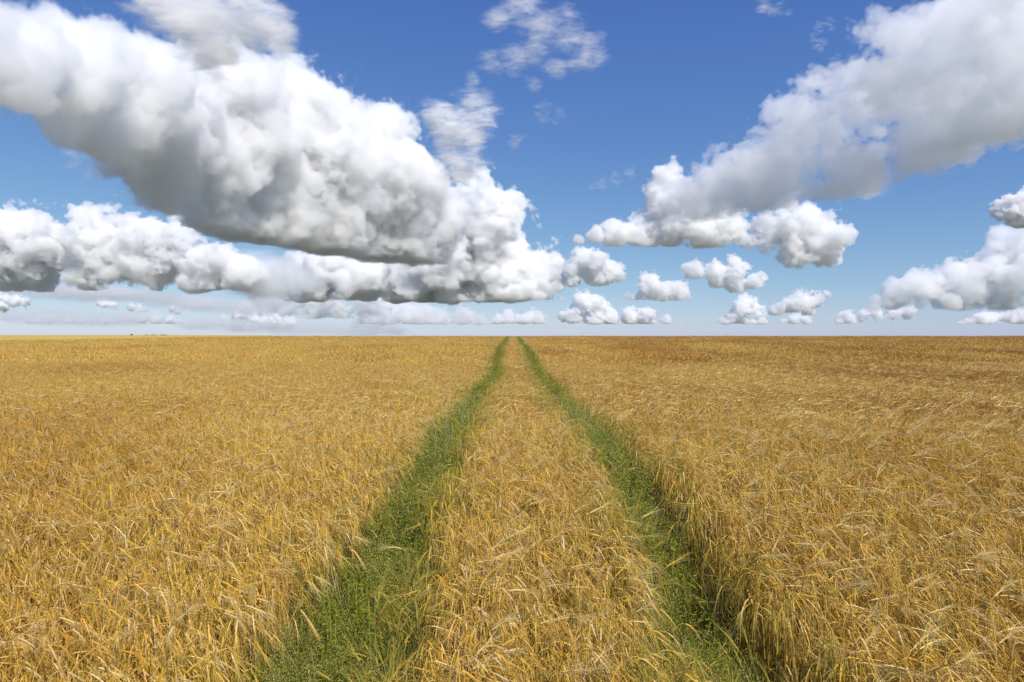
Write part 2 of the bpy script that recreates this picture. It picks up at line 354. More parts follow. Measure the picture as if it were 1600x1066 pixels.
DRIFT = ((0.38, 0.155, 0.009), 7.0, 0.46, 0.66, 0.7)
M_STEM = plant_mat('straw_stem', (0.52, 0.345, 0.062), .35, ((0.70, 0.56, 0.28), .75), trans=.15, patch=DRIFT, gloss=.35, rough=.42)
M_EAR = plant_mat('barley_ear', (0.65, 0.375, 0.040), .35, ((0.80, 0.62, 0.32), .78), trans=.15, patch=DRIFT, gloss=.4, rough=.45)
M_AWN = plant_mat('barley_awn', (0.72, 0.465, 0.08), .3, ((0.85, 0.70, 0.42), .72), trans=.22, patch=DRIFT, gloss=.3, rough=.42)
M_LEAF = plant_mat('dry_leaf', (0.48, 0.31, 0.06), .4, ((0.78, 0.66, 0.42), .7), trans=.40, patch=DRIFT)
PALE_EAR = plant_mat('pale_ear', (0.82, 0.61, 0.23), .15, trans=.15)
PALE_AWN = plant_mat('pale_awn', (0.86, 0.67, 0.31), .15, trans=.3, gloss=.25, rough=.45)
STRAW = [M_STEM, M_EAR, M_AWN, M_LEAF, PALE_EAR, PALE_AWN]
G_STEM = plant_mat('green_stem', (0.23, 0.25, 0.07), .3, ((0.45, 0.40, 0.22), .5), trans=.25)
G_EAR = plant_mat('unripe_ear', (0.40, 0.34, 0.045), .3, ((0.50, 0.33, 0.06), .5), trans=.25)
G_AWN = plant_mat('unripe_awn', (0.46, 0.40, 0.06), .3, ((0.60, 0.43, 0.10), .5), trans=.40)
G_LEAF = plant_mat('green_leaf', (0.13, 0.20, 0.03), .35, ((0.35, 0.34, 0.05), .6), trans=.40)
GREEN = [G_STEM, G_EAR, G_AWN, G_LEAF]
W_STEM = plant_mat('weed_stem', (0.14, 0.16, 0.035), .3, trans=.2, gloss=.05)
W_LEAF = plant_mat('weed_leaf', (0.23, 0.27, 0.02), .55, ((0.46, 0.47, 0.06), .5), trans=.45, gloss=.04)
W_SEED = plant_mat('weed_seed', (0.46, 0.44, 0.13), .35, ((0.66, 0.60, 0.32), .6), trans=.4, gloss=.04)
W_BLADE = plant_mat('grass_blade', (0.25, 0.28, 0.025), .4, ((0.33, 0.33, 0.05), .7), trans=.45, gloss=.05)
WEED = [W_STEM, W_LEAF, W_SEED, W_BLADE]
PALE = plant_mat('bleached_stem', (0.52, 0.48, 0.32), .25, trans=.15)

# ---------------------------------------------------------------- plants
def rot_z(p, a):
    c, s_ = math.cos(a), math.sin(a); p = np.asarray(p, float)
    return np.stack([p[..., 0] * c - p[..., 1] * s_, p[..., 0] * s_ + p[..., 1] * c, p[..., 2]], -1)
def stalk_lines(r, h=None, nod=None, lean=None):
    """centre line of a stalk: rises, then bends over towards +x; the ear continues it"""
    h = h or r.normal(0.67, 0.07); lean = r.normal(0.03, 0.05) if lean is None else lean
    nod = nod if nod is not None else (r.uniform(2.5, 3.05) if r.rand() < .85 else r.uniform(1.3, 2.3) if r.rand() < .75 else r.uniform(0.25, 1.2))
    p = [np.array([0, 0, 0.0])]; ang = lean
    n = 5
    for i in range(n):
        p.append(p[-1] + np.array([math.sin(ang), 0, math.cos(ang)]) * h / n); ang += lean * 0.35
    stem = list(p)
    bend = (nod - ang) * r.uniform(.70, .90); L = r.uniform(.03, .07)          # the neck
    for i in range(4):
        ang += bend / 4; stem.append(stem[-1] + np.array([math.sin(ang), 0, math.cos(ang)]) * L / 3)
    ear = [stem[-1]]; el_ = r.uniform(.07, .105)
    for i in range(5):
        ang += (nod - ang) * .25; ear.append(ear[-1] + np.array([math.sin(ang), 0, math.cos(ang)]) * el_ / 5)
    return np.array(stem), np.array(ear), ang
def add_stalk(mb, r, x, y, az_, lod=0, sc=1.0, wmul=1.0, kinds=('stem', 'ear', 'awn', 'leaf'), h=None, nod=None, seed=None, lean=None, nawn=None, me=1, ma=2):
    stem, ear, ang = stalk_lines(r, h, nod, lean)
    off = np.array([x, y, 0.0])
    T = lambda p: rot_z(np.asarray(p) * sc, az_) + off
    tw = r.uniform(-.5, .5)
    if 'stem' in kinds:
        if lod == 0:
            mb.tube(T(stem), np.linspace(.0021, .0012, len(stem)) * wmul, 0, 3)
        else:
            q = stem[[0, 3, 5, 7, 9]] if lod == 1 else stem[[2, 5, 9]]
            mb.strip(T(q), [.0024 * wmul] * len(q), 0, up=(math.cos(az_ + 1.57 * r.rand()), math.sin(az_ + .8), .3))
    if 'ear' in kinds:
        if lod == 0:
            k = 10; e2 = np.stack([np.interp(np.linspace(0, 1, k), np.linspace(0, 1, 6), ear[:, c]) for c in range(3)], 1)
            prof = np.array([.25] + [(.8 if i % 2 else 1.12) for i in range(k - 2)] + [.2]) * np.interp(np.linspace(0, 1, k), [0, .25, .7, 1], [.75, 1, .85, .45])
            mb.tube(T(e2), prof * .0038 * wmul, me, 5)
        elif lod == 1:
            mb.tube(T(ear[[0, 2, 5]]), np.array([.0022, .0050, .0018]) * wmul, me, 3)
        else:
            mb.strip(T(ear[[0, 2, 5]]), np.array([.003, .0066, .002]) * wmul, me, up=(0.2, .3, 1))
    if 'awn' in kinds:
        n = nawn or {0: 11, 1: 4, 2: 2}[lod]
        ax = ear[-1] - ear[-2]; ax /= np.linalg.norm(ax)
        sdir = np.array([0, 1.0, 0]); ndir = np.cross(ax, sdir)
        for i in range(n):
            f = r.uniform(.1, 1.0); b = np.array([np.interp(f, np.linspace(0, 1, 6), ear[:, c]) for c in range(3)])
            a = r.uniform(0, 6.283); sp = abs(r.normal(.0, .24)) + .05
            d = ax * math.cos(sp) + (sdir * math.cos(a) + ndir * math.sin(a)) * math.sin(sp)
            L = r.uniform(.09, .15); c1 = b + d * L * .5; c2 = b + d * L + np.array([0, 0, -.012])
            wd = {0: .00062, 1: .0011, 2: .0019}[lod] * wmul
            if lod == 0: mb.strip(T([b, c1, c2]), [wd, wd * .8, wd * .25], ma, up=rot_z(np.array([r.normal(), r.normal(), .6]), 0))
            else: mb.strip(T([b, c2]), [wd, wd * .4], ma, up=(r.normal(), r.normal(), .6))
    if 'leaf' in kinds and r.rand() < {0: .28, 1: .2, 2: .08}[lod]:
        for q in range(1 if r.rand() < .6 or len(kinds) == 1 else 2):
            i = r.randint(2, 5); b = stem[i]; a = r.uniform(0, 6.283); L = r.uniform(.10, .22); up0 = r.uniform(.2, 1.1); dr = r.uniform(.8, 2.6)
            pts = [b]; an = up0
            ns = 5 if lod == 0 else 3
            for j in range(ns):
                pts.append(pts[-1] + np.array([math.cos(a) * math.sin(an), math.sin(a) * math.sin(an), math.cos(an)]) * L / ns); an += dr / ns
            mb.strip(T(pts), np.interp(np.linspace(0, 1, ns + 1), [0, .3, 1], [.002, .0055, .0008]) * wmul, 3, up=(math.cos(a + 1.57 + tw) , math.sin(a + 1.57 + tw), tw) if r.rand() < .0 else (tw, .2, 1.0))

def proto(name, mb, mats):
    return bpy.data.objects.new(name, mb.mesh(name, mats))
WIND = -0.55                   # the ears hang mostly to the right and towards the camera
def tuft(n, rad, lod, r, wmul=1.0, spread=.75, green=False):
    mb = MB()
    for i in range(n):
        x, y = r.uniform(-rad, rad, 2)
        if green: add_stalk(mb, r, x, y, r.uniform(0, 6.28), lod, wmul=wmul, h=r.uniform(.40, .60), nod=r.uniform(.1, 1.6), lean=r.uniform(0, .12))
        elif r.rand() < .055: add_stalk(mb, r, x, y, r.normal(.2, .5), lod, wmul=wmul, h=r.normal(.70, .04), nod=r.uniform(.9, 2.2), nawn={0: 24, 1: 11, 2: 5}[lod], me=4, ma=5)
        else: add_stalk(mb, r, x, y, r.normal(0, spread) if r.rand() < .8 else r.uniform(0, 6.28), lod, wmul=wmul)
    return mb
def weed_clump(r, n=34, H=.36, flecks=True, lod=0):
    mb = MB()
    for i in range(n):
        a = r.uniform(0, 6.28); out = r.uniform(.05, .75); L = H * r.uniform(.6, 1.15)
        b = np.array([math.cos(a), math.sin(a), 0]) * r.uniform(0, .05)
        pts = [b]; an = out * .4
        for j in range(4):
            pts.append(pts[-1] + np.array([math.cos(a) * math.sin(an), math.sin(a) * math.sin(an), math.cos(an)]) * L / 4); an += out * .28
        pts = np.array(pts)
        mb.strip(pts, [.0014, .0013, .0011, .0009, .0006], 0, up=(math.cos(a + 1.2), math.sin(a + 1.2), .2))
        nl = 16 if lod == 0 else 8
        for q in range(nl):
            f = r.uniform(.2, 1); p = np.array([np.interp(f, np.linspace(0, 1, 5), pts[:, c]) for c in range(3)])
            a2 = r.uniform(0, 6.28); e = r.uniform(-.2, 1.0); l = r.uniform(.014, .034) * (1 if lod == 0 else 1.4)
            d = np.array([math.cos(a2) * math.cos(e), math.sin(a2) * math.cos(e), math.sin(e)])
            mb.strip([p, p + d * l * .5, p + d * l], np.array([.001, .0030, .0005]) * (1 if lod == 0 else 1.6), 1, up=(r.normal(), r.normal(), .8))
        if flecks:
            for q in range(5 if lod == 0 else 3):
                f = r.uniform(.6, 1.05); p = pts[-1] * f + pts[2] * (1 - f) + r.normal(0, .014, 3)
                d = r.normal(0, 1, 3); d /= np.linalg.norm(d); l = .006 if lod == 0 else .01
                mb.strip([p, p + d * l], np.array([.0016, .001]) * (1 if lod == 0 else 1.6), 2, up=(r.normal(), r.normal(), .8))
    return mb
def grass_tuft(r, n=26, H=.42, mat=3, wid=.0026):
    mb = MB()
    for i in range(n):
        a = r.uniform(0, 6.28); L = H * r.uniform(.5, 1.15); an = r.uniform(0, .25); cv = r.uniform(.1, .9)
        p = [np.array([*r.normal(0, .03, 2), 0])]
        for j in range(5):
            p.append(p[-1] + np.array([math.cos(a) * math.sin(an), math.sin(a) * math.sin(an), math.cos(an)]) * L / 5); an += cv / 5
        mb.strip(p, np.array([.9, 1, .95, .8, .55, .1]) * wid, mat, up=(math.cos(a), math.sin(a), .15))
    return mb

def panicle_grass(r, n=13):
    """fine bent-grass: thin stems ending in airy, pale panicles"""
    mb = MB()
    for i in range(n):
        a = r.uniform(0, 6.28); L = r.uniform(.34, .58); an = r.uniform(0, .3); cv = r.uniform(.1, .7)
        p = [np.array([*r.normal(0, .035, 2), 0])]
        for j in range(5):
            p.append(p[-1] + np.array([math.cos(a) * math.sin(an), math.sin(a) * math.sin(an), math.cos(an)]) * L / 5); an += cv / 5
        p = np.array(p); mb.strip(p, np.array([1, 1, .9, .7, .6, .4]) * .0011, 0, up=(math.cos(a), math.sin(a), .2))
        for q in range(26):
            f = r.uniform(.62, 1); b = np.array([np.interp(f, np.linspace(0, 1, 6), p[:, c]) for c in range(3)])
            b = b + r.normal(0, .012 + .022 * (1 - f) / .4, 3); d = r.normal(0, .6, 3) + np.array([0, 0, .8]); d /= np.linalg.norm(d)
            mb.strip([b, b + d * .005, b + d * .009], np.array([.0006, .0014, .0004]), 2, up=(r.normal(), r.normal(), .8))
    for i in range(10):
        a = r.uniform(0, 6.28); L = r.uniform(.15, .3); an = r.uniform(.2, .6)
        p = [np.array([*r.normal(0, .035, 2), 0])]
        for j in range(3):
            p.append(p[-1] + np.array([math.cos(a) * math.sin(an), math.sin(a) * math.sin(an), math.cos(an)]) * L / 3); an += .25
        mb.strip(p, np.array([.8, 1, .7, .1]) * .0022, 3, up=(math.cos(a), math.sin(a), .15))
    return mb

# ---------------------------------------------------------------- scattering
def scatter(name, label, cat, pos, rotz, scl, idx, protos, tilt=None, ground_bits=None):
    """one object of uncountable plants: a vertex for each tuft, tufts instanced on them"""
    col = bpy.data.collections.new(name + '_kinds')
    for i, p in enumerate(protos):
        p.name = '%s_kind_%02d' % (name, i); col.objects.link(p)
    n = len(pos)
    me = bpy.data.meshes.new(name); me.vertices.add(n); me.vertices.foreach_set('co', np.asarray(pos, np.float32).ravel())
    rt = np.zeros((n, 3), np.float32); rt[:, 2] = rotz
    if tilt is not None: rt[:, :2] = tilt
    a = me.attributes.new('spin', 'FLOAT_VECTOR', 'POINT'); a.data.foreach_set('vector', rt.ravel())
    a = me.attributes.new('size', 'FLOAT', 'POINT'); a.data.foreach_set('value', np.asarray(scl, np.float32))
    a = me.attributes.new('pick', 'INT', 'POINT'); a.data.foreach_set('value', np.asarray(idx, np.int32))
    o = link(bpy.data.objects.new(name, me))
    g = bpy.data.node_groups.new(name + '_scatter', 'GeometryNodeTree')
    g.interface.new_socket('Geometry', in_out='INPUT', socket_type='NodeSocketGeometry')
    g.interface.new_socket('Geometry', in_out='OUTPUT', socket_type='NodeSocketGeometry')
    t = NT(g)
    gi = t.n('NodeGroupInput'); 
    ci = t.n('GeometryNodeCollectionInfo', {'Collection': col, 'Separate Children': True, 'Reset Children': True})
    def at_(nm, ty): return t.n('GeometryNodeInputNamedAttribute', {'Name': nm}, data_type=ty).outputs['Attribute']
    e2r = t.n('FunctionNodeEulerToRotation', {0: at_('spin', 'FLOAT_VECTOR')})
    ip = t.n('GeometryNodeInstanceOnPoints', {'Points': gi.outputs[0], 'Instance': ci.outputs[0], 'Pick Instance': True,
             'Instance Index': at_('pick', 'INT'), 'Rotation': e2r.outputs[0], 'Scale': at_('size', 'FLOAT')})
    t.n('NodeGroupOutput', {0: ip.outputs[0]})
    md = o.modifiers.new('scatter', 'NODES'); md.node_group = g
    tag(o, label, cat, kind='stuff')
    return o
def jgrid(x0, x1, y0, y1, step, r, xf=None):
    xs = np.arange(x0, x1, step); ys = np.arange(y0, y1, step)
    X, Y = np.meshgrid(xs, ys); X = X.ravel() + r.uniform(-.5, .5, X.size) * step; Y = Y.ravel() + r.uniform(-.5, .5, Y.size) * step
    k = np.abs(X) < (1.1 * np.maximum(Y, 0) + 3.0)
    return X[k], Y[k]

def lane(x, y):
    return np.where(x < track_c(-1, y), 0, np.where(x < track_c(1, y), 1, 2))
LANES = ['broad left part of the ripe golden barley field, left of the left wheel track',
         'narrow strip of ripe golden barley standing between the two green wheel tracks',
         'broad right part of the ripe golden barley field, right of the right wheel track']
r = np.random.RandomState(3)
P = []                          # prototypes of all levels of detail
for i in range(14): P.append(proto('tuft', tuft(7, .05, 0, r), STRAW))
n0 = len(P)
for i in range(10): P.append(proto('tuft', tuft(20, .125, 1, r, 1.02), STRAW))
n1 = len(P)
for i in range(8): P.append(proto('tuft', tuft(50, .28, 2, r, 1.5, 1.0), STRAW))
n2 = len(P)
for i in range(6): P.append(proto('tuft', tuft(90, .55, 2, r, 2.6, 1.2), STRAW))
n3 = len(P)
PX, PY, PR, PS, PI_ = [], [], [], [], []
def put(x, y, rz, s, i):
    PX.append(x); PY.append(y); PR.append(rz); PS.append(s); PI_.append(i)
def clump(x, y, size, seed):   # cheap smooth noise
    return (np.sin(x / size * 2.1 + seed) * np.sin(y / size * 1.7 + seed * 2.3) + .6 * np.sin(x / size * 4.3 + y / size * 3.1 + seed) + .4 * np.sin(y / size * 7.7 - x / size * 5.2))/2
FRONT_BAND = (3.15, 3.25)
A1, B1, C1 = 9.5, 32.0, 75.0
x, y = jgrid(-14, 14, -1.5, A1, .093, r)
k = (track_d(x, y) > .045 + r.normal(0, .025, len(x))) & ~((y > FRONT_BAND[0] - .01) & (y < FRONT_BAND[1] + .01) & (np.abs(x) < 2.6)); x, y = x[k], y[k]
put(x, y, WIND + r.normal(0, .45, len(x)), r.normal(1.0, .05, len(x)) + .05 * clump(x, y, .9, 2), r.randint(0, n0, len(x)))
x, y = jgrid(-40, 40, A1, B1, .185, r)
k = track_d(x, y) > .11; x, y = x[k], y[k]
put(x, y, WIND + r.normal(0, .45, len(x)), r.normal(1.0, .05, len(x)) + .05 * clump(x, y, .9, 2), r.randint(n0, n1, len(x)))
x, y = jgrid(-88, 88, B1, C1, .42, r)
k = track_d(x, y) > .24; x, y = x[k], y[k]
put(x, y, WIND + r.normal(0, .7, len(x)), r.normal(1.0, .06, len(x)) + .04 * clump(x, y, 2, 2), r.randint(n1, n2, len(x)))
x, y = jgrid(-185, 185, C1, 160, .95, r)
k = track_d(x, y) > .5; x, y = x[k], y[k]
put(x, y, WIND + r.normal(0, .9, len(x)), r.normal(1.0, .06, len(x)) + .04 * clump(x, y, 2, 2), r.randint(n2, n3, len(x)))
for sd in (-1, 1):              # fill the crop close along the far tracks with small tufts
    for (ya, yb, g, lo_, hi_, pi) in ((B1, C1, .30, .13, .36, (n0, n1)), (C1, 160, .45, .16, .75, (n0, n1)), (A1, B1, .12, .03, .13, (0, n0))):
        yy = np.arange(ya, yb, g)
        for off in np.arange(lo_, hi_, g * .9):
            for s2 in (-1, 1):
                q = yy + r.uniform(-g / 2, g / 2, len(yy)); xx = track_c(sd, q) + s2 * (TW + off) + r.normal(0, .02, len(yy))
                put(xx, q, WIND + r.normal(0, .8, len(yy)), r.normal(1, .06, len(yy)), r.randint(*pi, len(yy)))
X = np.concatenate(PX); Y = np.concatenate(PY); RZ = np.concatenate(PR); SC = np.concatenate(PS); IX = np.concatenate(PI_)
Z = gz(X, Y)
ln = lane(X, Y)
names = ['barley_crop'] * 3
for L in range(3):
    k = ln == L
    pr_ = P if L == 0 else [bpy.data.objects.new('tuft', p.data) for p in P]
    lodge = np.clip(clump(X[k], Y[k], 2.4, 7.0) - .55, 0, .6) * np.clip((Y[k] - 4) / 4, 0, 1)
    tl = np.stack([r.normal(0, .045, k.sum()) + .2 * lodge, r.normal(0, .045, k.sum()) + .18 * lodge], 1)
    scatter(names[L], LANES[L], 'barley', np.stack([X[k], Y[k], Z[k]], 1), RZ[k], SC[k], IX[k], pr_, tl)

# unripe barley along the track edges
GP = [proto('tuft', tuft(5, .05, 0, r, 1.1, green=True), GREEN) for i in range(8)]
ng = len(GP)
GP += [proto('tuft', tuft(8, .09, 1, r, 1.4, green=True), GREEN) for i in range(6)]
for sd, nm in ((-1, 'left'), (1, 'right')):
    xs, ys = [], []
    for s2, amount in ((-1, .55 if sd < 0 else 1.0), (1, 1.0 if sd < 0 else .7)):
        n = 2600
        q = 2.0 + 70 * r.rand(n) ** 2.2
        inner = (s2 > 0) == (sd < 0)
        dd = TW + r.normal(.04 if inner else .07, .055, n)
        cl = clump(q * 0 + s2 * 9 + sd, q, .55, 5 * sd + s2) + .35 * r.randn(n)
        kk = (cl > (.55 if amount < 1 else .15)) & ~((q < 5) & (r.rand(n) < (.6 if sd < 0 else .3)))
        xs.append((track_c(sd, q) + s2 * dd)[kk]); ys.append(q[kk])
    x, y = np.concatenate(xs), np.concatenate(ys)
    near = y < 13
    ii = np.where(near, r.randint(0, ng, len(x)), r.randint(ng, len(GP), len(x)))
    pr_ = GP if sd < 0 else [bpy.data.objects.new('tuft', p.data) for p in GP]
    scatter('unripe_barley', 'yellow-green unripe barley fringing the %s wheel track' % nm, 'barley', np.stack([x, y, gz(x, y)], 1), r.uniform(0, 6.28, len(x)), r.normal(1, .12, len(x)), ii, pr_, np.stack([r.normal(0, .1, len(x)), r.normal(0, .1, len(x))], 1))

# weeds in the wheel tracks
WP = [proto('clump', weed_clump(r, 34, r.uniform(.36, .52)), WEED) for i in range(7)]
nw = len(WP)
WP += [proto('clump', grass_tuft(r, 30, r.uniform(.38, .56)), WEED) for i in range(3)] + [proto('clump', panicle_grass(r), WEED) for i in range(4)]
nw2 = len(WP)
WP += [proto('clump', weed_clump(r, 26, .50, True, 1), WEED) for i in range(4)]
nw3 = len(WP)
for i in range(3):              # bleached bare stems
    mb = MB()
    for j in range(4):
        b = np.array([*r.uniform(-.06, .06, 2), 0]); a = r.uniform(0, 6.28); L = r.uniform(.35, .6); an = r.uniform(.02, .3)
        mb.tube([b, b + np.array([math.cos(a) * math.sin(an), math.sin(a) * math.sin(an), math.cos(an)]) * L], [.0024, .0016], 0, 3)
    WP.append(proto('clump', mb, [PALE]))
for sd, nm in ((-1, 'left'), (1, 'right')):
    n = 9000
    q = 2.0 + 150 * r.rand(n) ** 2.4
    u = r.uniform(-1, 1, n)
    xx = track_c(sd, q) + u * (TW + .02 + (.11 * np.clip((5.2 - q) / 1.8, 0, 1) if sd < 0 else 0))
    cl = clump(xx * 2, q, .8, 3.1 * sd) + .3 * r.randn(n)
    kk = (cl > -.75) | (q > 6)
    if sd > 0: kk &= ~((q < 5.0) & (q > 3.6) & (clump(xx, q, .35, 4) > -.15) & (r.rand(n) < .9))
    else: kk &= ~((q < 5.2) & (clump(xx, q, .4, 9) > .35) & (r.rand(n) < .9))
    xx, q, u = xx[kk], q[kk], u[kk]
    t_ = r.rand(len(q))
    ii = np.where(q > 16, r.randint(nw2, nw3, len(q)), np.where(t_ < .40, r.randint(0, nw, len(q)), r.randint(nw, nw2, len(q))))
    # grassy on the inner side, bleached stems near the left wall
    ii = np.where((q < 16) & (t_ > .98) , r.randint(nw3, len(WP), len(q)), ii)
    sc_ = r.uniform(.55, 1.25, len(q)) * np.where((u > .35) & (sd > 0) & (q < 8), .6, 1.0) * np.where(np.abs(u) > .7, .9, 1.0) * np.interp(q, [3.6, 8.5], [1.0, 1.42])
    pr_ = WP if sd < 0 else [bpy.data.objects.new('clump', p.data) for p in WP]
    scatter('track_weeds', 'green weeds and grass growing along the %s wheel track' % nm, 'weeds', np.stack([xx, q, gz(xx, q)], 1), r.uniform(0, 6.28, len(q)), sc_, ii, pr_, np.stack([r.normal(0, .12, len(q)), r.normal(0, .12, len(q))], 1))

# ---------------------------------------------------------------- ground
def grid_mesh(name, xs, ys, dz=0.0, xfun=None):
    Xg, Yg = np.meshgrid(xs, ys)
    if xfun is not None: Xg = xfun(Xg, Yg)
    V = np.stack([Xg, Yg, gz(Xg, Yg) + dz], -1).reshape(-1, 3)
    nx, ny = len(xs), len(ys)
    i = np.arange(nx - 1)[None] + np.arange(ny - 1)[:, None] * nx
    Fc = np.stack([i, i + 1, i + nx + 1, i + nx], -1).reshape(-1, 4)
    return mesh_np(name, V, Fc)
def sym(a): a = np.asarray(a); return np.concatenate([-a[::-1], a[1:]])
xs = sym(np.concatenate([np.arange(0, 10, .5), np.arange(10, 60, 3), np.arange(60, 700, 20), np.geomspace(700, 60000, 14)]))
ys = np.concatenate([[-3000, -400], np.arange(-60, 0, 6), np.arange(0, 30, .5), np.arange(30, 200, 2.5), np.arange(200, 900, 20), np.geomspace(900, 60000, 14)])
m, t = new_mat('field_soil')
geo = t.n('ShaderNodeNewGeometry')
n1_ = t.n('ShaderNodeTexNoise', {'Vector': geo.outputs['Position'], 'Scale': 9.0, 'Detail': 6.0, 'Roughness': .65})
rp = t.n('ShaderNodeMapRange', {'Value': n1_.outputs['Fac'], 'From Min': .3, 'From Max': .75})
mx = t.n('ShaderNodeMix', {'Factor': rp.outputs[0], 'A': (.10, .068, .038, 1), 'B': (.24, .165, .08, 1)}, data_type='RGBA')
# far away, beyond the crest, the sheet is stubble and pasture
sep = t.n('ShaderNodeSeparateXYZ', {'Vector': geo.outputs['Position']})
fr = t.n('ShaderNodeMapRange', {'Value': sep.outputs['Y'], 'From Min': 190., 'From Max': 210.})
mp = t.n('ShaderNodeMapping', {'Vector': geo.outputs['Position'], 'Scale': (.01, .05, 0)})
n2_ = t.n('ShaderNodeTexNoise', {'Vector': mp.outputs[0], 'Scale': 1.0, 'Detail': 4.0})
fc0 = t.n('ShaderNodeMix', {'Factor': n2_.outputs['Fac'], 'A': (.50, .35, .09, 1), 'B': (.42, .31, .08, 1)}, data_type='RGBA')
lf = t.n('ShaderNodeMapRange', {'Value': sep.outputs['X'], 'From Min': -190., 'From Max': -230.})
lf2 = t.n('ShaderNodeMapRange', {'Value': sep.outputs['Y'], 'From Min': 1600., 'From Max': 1500.})
lfm = t.n('ShaderNodeMath', {0: lf.outputs[0], 1: lf2.outputs[0]}, operation='MULTIPLY')
gl = t.n('ShaderNodeMix', {'Factor': n2_.outputs['Fac'], 'A': (.09, .105, .075, 1), 'B': (.17, .165, .12, 1)}, data_type='RGBA')
fc = t.n('ShaderNodeMix', {'Factor': lfm.outputs[0], 'A': gl.outputs['Result'], 'B': fc0.outputs['Result']}, data_type='RGBA')
mx2 = t.n('ShaderNodeMix', {'Factor': fr.outputs[0], 'A': mx.outputs['Result'], 'B': fc.outputs['Result']}, data_type='RGBA')
bp = t.n('ShaderNodeBump', {'Height': n1_.outputs['Fac'], 'Strength': .8, 'Distance': .04})
pr = t.n('ShaderNodeBsdfPrincipled', {'Base Color': mx2.outputs['Result'], 'Roughness': .95, 'Specular IOR Level': .1, 'Normal': bp.outputs[0]})
t.n('ShaderNodeOutputMaterial', {'Surface': pr.outputs[0]})
g = link(bpy.data.objects.new('ground', grid_mesh('ground', xs, ys))); g.data.materials.append(m); tag(g, kind='structure')
# ---------------------------------------------------------------- single barley plants
def empty(name, loc, rz=0.0):
    o = bpy.data.objects.new(name, None); o.empty_display_size = .1; link(o); o.location = loc; o.rotation_euler = (0, 0, rz); return o
def part(name, me, parent):
    o = bpy.data.objects.new(name, me); link(o); o.parent = parent; return o
def plant_parts(seed, wmul=1.0, pale=False, h=None, nod=None, lean=None, nawn=None):
    out = []
    for kd in ('stem', 'ear', 'awn', 'leaf'):
        mb = MB(); rr = np.random.RandomState(seed)
        add_stalk(mb, rr, 0, 0, 0.0, 0, wmul=wmul, kinds=(kd,), h=h, nod=nod, lean=lean, nawn=nawn)
        if not mb.f: out.append(None); continue
        me = mb.mesh({'awn': 'awns'}.get(kd, kd), [M_STEM, PALE_EAR if pale else M_EAR, PALE_AWN if pale else M_AWN, M_LEAF])
        out.append(me)
    return out
def add_plant(parts, loc, rz, label, group=None):
    t = empty('barley_plant', loc, rz)
    st, ear, awn, leaf = parts
    part('stem', st, t); e = part('ear', ear, t)
    if awn: part('awns', awn, e)
    if leaf: part('leaf', leaf, t)
    return tag(t, label, 'barley plant', group)
def copy_plant(src, loc, rz, label, group):
    c = src.copy(); scene.collection.objects.link(c); c.location = loc; c.rotation_euler = (0, 0, rz); c['label'] = label; c['group'] = group
    for ch in src.children:
        d = ch.copy(); scene.collection.objects.link(d); d.parent = c
        for g2 in ch.children:
            e = g2.copy(); scene.collection.objects.link(e); e.parent = d
    return c
FRONT = ['ripe golden barley plant in the front row left of the left wheel track',
         'ripe golden barley plant in the front row between the two wheel tracks',
         'ripe golden barley plant in the front row right of the right wheel track']
FGROUP = ['front row of barley, left field', 'front row of barley, middle strip', 'front row of barley, right field']
KINDS = [plant_parts(500 + i) for i in range(16)]
first = {}
r = np.random.RandomState(77)
nf = 0
cand = [(r.uniform(-2.55, 2.55), r.uniform(*FRONT_BAND)) for i in range(330)]
for (x, y) in cand:
    if float(track_d(x, y)) < .03 or nf >= 285: continue
    L = int(lane(x, y)); i = r.randint(16)
    loc = (x, y, float(gz(x, y))); rz = WIND + r.normal(0, .8) if r.rand() < .8 else r.uniform(0, 6.28)
    if i not in first: first[i] = add_plant(KINDS[i], loc, rz, FRONT[L], FGROUP[L])
    else: copy_plant(first[i], loc, rz, FRONT[L], FGROUP[L])
    nf += 1
